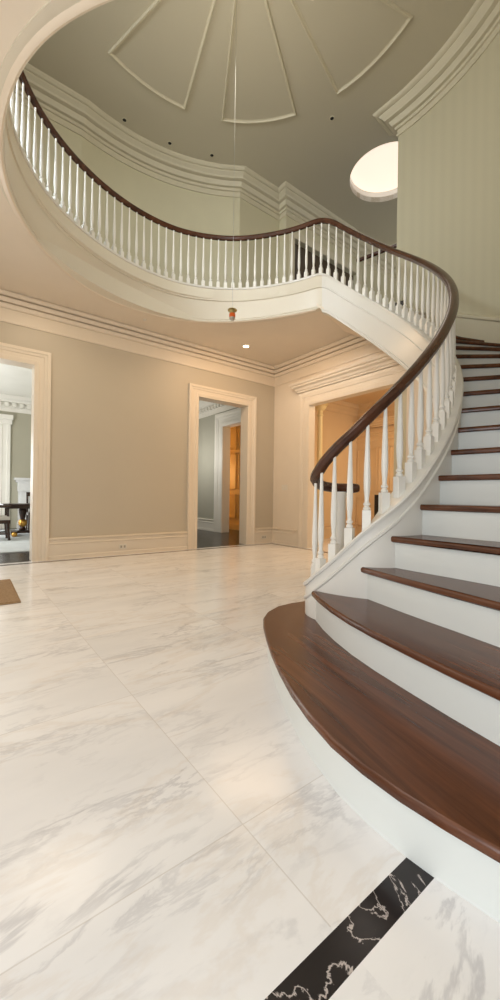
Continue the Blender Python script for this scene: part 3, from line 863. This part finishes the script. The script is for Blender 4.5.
# column just inside
kx = (319.0-250)/F
Yc = 7.75; cc = (kx*Yc, Yc)
colm = thing('column', 'slender cream column with moulded capital inside the wide opening', 'column', (cc[0], cc[1], 0))
bm = NB(); lathe(bm, [(.062, .30), (.060, 1.2), (.050, 2.57)], *cc, 0, 20); obj('shaft', bm, M['column'], colm)
bm = NB(); lathe(bm, [(.05, 2.57), (.065, 2.58), (.065, 2.60), (.052, 2.62), (.052, 2.68), (.085, 2.70), (.115, 2.73), (.125, 2.77)], *cc, 0, 20)
box(bm, cc[0]-.13, cc[0]+.13, cc[1]-.13, cc[1]+.13, 2.77, 2.82); obj('capital', bm, M['column'], colm)
bm = NB(); lathe(bm, [(.10, .0), (.10, .10), (.085, .14), (.095, .18), (.07, .22), (.062, .30)], *cc, 0, 20); obj('base', bm, M['column'], colm)
# pilastered door surround on the far wall of the warm room
def bw(px): return ray_b(px, WB)
s0 = bw(356); s1 = s0 - 1.9
def putW(u, d, z): return W(WB-d, u, z)
casing('door_6', s1, s0-.0, 2.3, .22, putW, 'cream door surround on the far wall of the warm room', 'cream', .06, False)
bm = NB(); sweep(bm, [W2(WB, s0+.30), W2(WB-.02, s0+.30), W2(WB-.02, s1-.3), W2(WB, s1-.3)], [(d, z+2.62) for d, z in cor], side=-1)
wb_ = NB
struct(obj('trim_12', bm, M['cream'], sm=False), 'cornice over the door surround in the warm room', 'moulding')
bm = NB(); box(bm, s1, s0, 0, .02, 0, 2.3, putW)
for k in range(6):
    u = s0 - .05 - k*.3
    for z0, z1 in ((.2, .95), (1.1, 2.15)):
        for (c0, c1, y0, y1) in ((u-.25, u, z0, z0+.03), (u-.25, u, z1-.03, z1), (u-.25, u-.22, z0, z1), (u-.03, u, z0, z1)):
            box(bm, c0, c1, .02, .035, y0, y1, putW)
struct(obj('door_7', bm, M['cream'], sm=False), 'cream panelled double door in the warm room', 'door')
# black stove like cabinet
fb = pxz(377, 508, 8.6)
bm = NB()
bx0 = ray_b(371.5, WB-.45); bx1 = ray_b(384, WB-.45)
blk = thing('fire_screen', 'black framed fire screen glimpsed between the lower balusters', 'fire screen', tuple(W(WB-.3, (bx0+bx1)/2, 0)))
box(bm, bx1-.12, bx0, .30, .34, .10, 1.02, putW); obj('panel', bm, M['black'], blk, sm=False)
for u in (bx1-.10, bx0-.05):
    bm = NB(); box(bm, u, u+.04, .24, .40, 0, .11, putW); obj('foot', bm, M['black'], blk, sm=False)

# ------------------------------------------------------------------ furniture of the bright room
def rroom(px, b):  # position on grid at depth b beyond the left wall
    return ray_a(px, b)
# tall window with casing and cornice at the back wall
wa = rroom(9.5, RBK)
bm = NB()
def putK(u, d, z): return W(u, RBK-d, z)
ww = .26
rings = []
for (u, z, du, dz) in ((wa-ww-1.1, 0, -1, 0), (wa-ww-1.1, 2.68, -1, 1), (wa-ww, 2.68, 1, 1), (wa-ww, 0, 1, 0)):
    rings.append([putK(u+du*w_, d, z+dz*w_) for w_, d in ((0, 0), (0, .05), (.07, .055), (.09, .035), (.17, .035), (.19, .07), (ww, .07), (ww, 0))])
loft(bm, rings)
box(bm, wa-2*ww-1.2, wa+.05, 0, .16, 2.90, 3.02, putK); box(bm, wa-2*ww-1.16, wa+.03, 0, .11, 2.78, 2.90, putK)
struct(obj('window_1', bm, M['white_room'], sm=False), 'tall white window casing with cornice in the bright room', 'window')
bm = NB(); box(bm, wa-ww-1.1, wa-ww, .005, .012, .25, 2.55, putK)
struct(obj('window_2', bm, M['dayglass'], sm=False), 'daylit pane of the tall window', 'window')
# rug
bm = NB(); wbox(bm, -7, PA-.3, 1.05, 5.5, .001, .014)
tag(obj('rug', bm, M['rug'], sm=False), 'large pale blue grey rug on the dark floor of the bright room', 'rug')
# marble fireplace
fa0 = rroom(17, RBK)
fp = thing('fireplace', 'white carved marble fireplace on the sage back wall', 'fireplace', tuple(W(fa0+.8, RBK, 0)))
bm = NB(); box(bm, fa0-.08, fa0+1.7, 0, .30, 1.30, 1.36, putK); box(bm, fa0-.04, fa0+1.66, 0, .25, 1.24, 1.30, putK); obj('mantel_shelf', bm, M['marblew'], fp, sm=False)
for u in (fa0+.02, fa0+1.34):
    bm = NB(); box(bm, u, u+.26, 0, .20, 0, 1.05, putK); box(bm, u+.05, u+.21, .20, .23, .22, .95, putK); box(bm, u-.02, u+.28, 0, .23, 0, .16, putK)
    box(bm, u-.02, u+.28, 0, .24, 1.0, 1.24, putK); obj('jamb', bm, M['marblew'], fp, sm=False)
bm = NB(); box(bm, fa0+.28, fa0+1.34, 0, .18, .95, 1.24, putK); obj('frieze', bm, M['marblew'], fp, sm=False)
bm = NB(); box(bm, fa0+.28, fa0+1.34, 0, .03, 0, .95, putK); obj('firebox', bm, M['black'], fp, sm=False)
# pedestal table
TB = 3.8
ta = rroom(23, TB)
tx = W(ta+.32, TB, 0)
tbl = thing('pedestal_table', 'dark wood table with turned pedestal and gilded ball on the rug', 'table', tuple(tx))
def putT(u, v, z): return W(ta+.32+u, TB+v, z+.014)
bm = NB(); box(bm, -.72, .8, -.42, .42, .665, .70, putT); box(bm, -.66, .74, -.36, .36, .60, .665, putT); obj('tabletop', bm, M['darkwood'], tbl, sm=False)
for u in (-.32, .42):
    p = W(ta+.32+u, TB, 0)
    bm = NB(); lathe(bm, [(.05, .11), (.085, .13), (.05, .17), (.045, .19), (.045, .36), (.055, .40), (.075, .5), (.08, .56), (.06, .60)], p.x, p.y, .014, 16)
    po = obj('pedestal', bm, M['darkwood'], tbl)
    bm = NB(); lathe(bm, [(.046, .19), (.07, .22), (.085, .27), (.075, .33), (.046, .355)], p.x, p.y, .014, 16, False); obj('gilded_ball', bm, M['gold'], po)
bm = NB(); box(bm, -.5, .6, -.05, .05, .05, .11, putT); obj('stretcher', bm, M['darkwood'], tbl, sm=False)
for u in (-.50, .58):
    bm = NB(); box(bm, u-.06, u+.06, -.28, .28, .04, .11, putT)
    fo = obj('foot', bm, M['darkwood'], tbl, sm=False)
    for v in (-.28, .28):
        bm = NB(); q = putT(u, v, .045); bmesh.ops.create_uvsphere(bm, u_segments=12, v_segments=8, radius=.058, matrix=Matrix.Translation(q)); obj('claw', bm, M['gold'], fo)
# armchair at the left edge of the frame
CB = 3.05
ca = rroom(9.0, CB)
cho = W(ta-.75, CB, 0)
def putC(u, v, z): return W(ca-.25+u, CB+v, z+.014)
cho = putC(0, 0, 0)
chx = thing('armchair', 'dark wood armchair with gilded feet and cream seat, partly outside the left edge', 'chair', tuple(cho))
bm = NB(); box(bm, -.27, .25, -.25, .25, .40, .47, putC); obj('seat', bm, M['fabric'], chx, sm=False)
bm = NB(); box(bm, -.28, .26, -.26, .26, .33, .40, putC); obj('seat_frame', bm, M['darkwood'], chx, sm=False)
bm = NB(); box(bm, -.28, -.22, -.24, .24, .40, 1.0, putC); obj('backrest', bm, M['fabric'], chx, sm=False)
for u in (-.24, .22):
    for v in (-.22, .22):
        bm = NB(); tube(bm, [putC(u, v, .36), putC(u*1.02, v, .2), putC(u*1.1, v, .04), putC(u*1.12, v, .0)], [.032, .026, .022, .03], 8)
        lg = obj('leg', bm, M['darkwood'], chx)
for v in (-.22, .22):
    bm = NB(); tube(bm, [putC(.22, v, .4), putC(.22, v, .62), putC(.26, v, .66), putC(.1, v, .66), putC(-.24, v, .72)], .022, 8); obj('armrest', bm, M['darkwood'], chx)
for v in (-.22, .22):
    bm = NB(); tube(bm, [putC(-.24, v, .13), putC(.22, v, .13)], .016, 8); obj('stretcher', bm, M['darkwood'], chx)
# a dark side chair beyond the table
SB = 4.4
def putS(u, v, z): return W(rroom(29.5, SB)+.18+u, SB+v, z+.014)
sc = thing('side_chair', 'dark high backed chair behind the pedestal table', 'chair', tuple(putS(0, 0, 0)))
bm = NB(); box(bm, -.22, .22, -.2, .2, .42, .48, putS); obj('seat', bm, M['darkwood'], sc, sm=False)
for u in (-.2, .2):
    for v in (-.18, .18):
        bm = NB(); tube(bm, [putS(u, v, .43), putS(u*1.05, v, 0)], [.02, .016], 8); obj('leg', bm, M['darkwood'], sc)
bm = NB()
for u in (-.2, .2): tube(bm, [putS(u, .18, .45), putS(u, .22, .95)], .02, 8)
box(bm, -.22, .22, .2, .235, .86, .96, putS); box(bm, -.07, .07, .195, .22, .48, .88, putS)
obj('backrest', bm, M['darkwood'], sc, sm=False)

# ------------------------------------------------------------------ lights
def area(name, loc, target, size, size_y, e, col, spread=None):
    l = bpy.data.lights.new(name, 'AREA'); l.shape = 'RECTANGLE'; l.size = size; l.size_y = size_y; l.energy = e; l.color = col
    if spread: l.spread = spread
    o = bpy.data.objects.new(name, l); COL.objects.link(o); o.location = loc
    o.rotation_euler = (Vector(target)-Vector(loc)).to_track_quat('-Z', 'Y').to_euler()
    return o
def point(name, loc, e, col, r=.15):
    l = bpy.data.lights.new(name, 'POINT'); l.energy = e; l.color = col; l.shadow_soft_size = r
    o = bpy.data.objects.new(name, l); COL.objects.link(o); o.location = loc; return o
def spot(name, loc, e, col, ang=110, r=.06):
    l = bpy.data.lights.new(name, 'SPOT'); l.energy = e; l.color = col; l.spot_size = math.radians(ang); l.spot_blend = .8; l.shadow_soft_size = r
    o = bpy.data.objects.new(name, l); COL.objects.link(o); o.location = loc; return o
area('entrance_daylight', (-.75, -1.1, 1.15), (1.1, 1.6, .1), 1.5, 1.3, 40, (.84, .93, 1))
area('upper_window_daylight', (-2.2, .2, 4.9), (.2, 5.5, 5.2), 1.6, 1.2, 62, (1, .97, .90))
sp_ = spot('fascia_fill_spot', (-.9, -1.6, 3.3), 150, (1, .98, .93), 44, .25)  # unseen spot added to brighten the far gallery fascia
sp_.rotation_euler = (Vector((.1, 5.8, 3.95)) - sp_.location).to_track_quat('-Z', 'Y').to_euler()
area('upper_side_daylight', (-4.6, 1.4, 5.0), (-2.1, 3.9, 4.5), 1.0, 1.2, 60, (.84, .93, 1), math.radians(70))
WARM = (1, .82, .60)
area('warm_room_lamp', W(1.5, -2.6, 3.1), W(1.4, -2.2, 0), 1.2, 1.2, 48, (1, .69, .39))
point('passage_lamp', W(.75, .8, 2.2), 10, (1, .60, .24), .15)
point('passage_lamp', W(.62, 4.7, 1.7), 130, (1, .60, .22), .3)
point('bright_room_lamp', W(-6.2, 3.0, 1.5), 165, (1, .99, .95), .5)
point('grey_room_lamp', W(-.8, 3.2, 2.0), 50, (1, .96, .88), .4)
area('corner_downlight', W(-1.5, -1.3, ZC-.04), W(-1.1, -.9, 0), 1.2, .7, 30, (1, .68, .40))
area('hall_ceiling_glow', W(-4.2, -1.1, ZC-.04), W(-4.2, -1.1, 0), 1.0, .5, 12, WARM)
area('entrance_ceiling_glow', (-2.8, .6, ZC-.06), (-2.8, .6, 0), 1.8, 1.4, 24, (1, .96, .90))
spot('skylight_lamp', (SKX, SKY, ZT+.1), 25, (1, .93, .86), 160, .4)
point('upper_well_fill', (-.3, 3.9, 5.3), 46, (1, .93, .78), .6)  # added fill in the well for the upper ceiling; no chandelier hangs here
point('hall_fill', (-2.4, 2.2, 1.8), 38, (1, .90, .78), .8)

w = bpy.data.worlds.new('world'); SC.world = w; w.use_nodes = True
w.node_tree.nodes['Background'].inputs[0].default_value = (.98, .98, .96, 1)
w.node_tree.nodes['Background'].inputs[1].default_value = 1.3
SC.view_settings.view_transform = 'Standard'
SC.view_settings.look = 'None'
SC.view_settings.exposure = 0.0
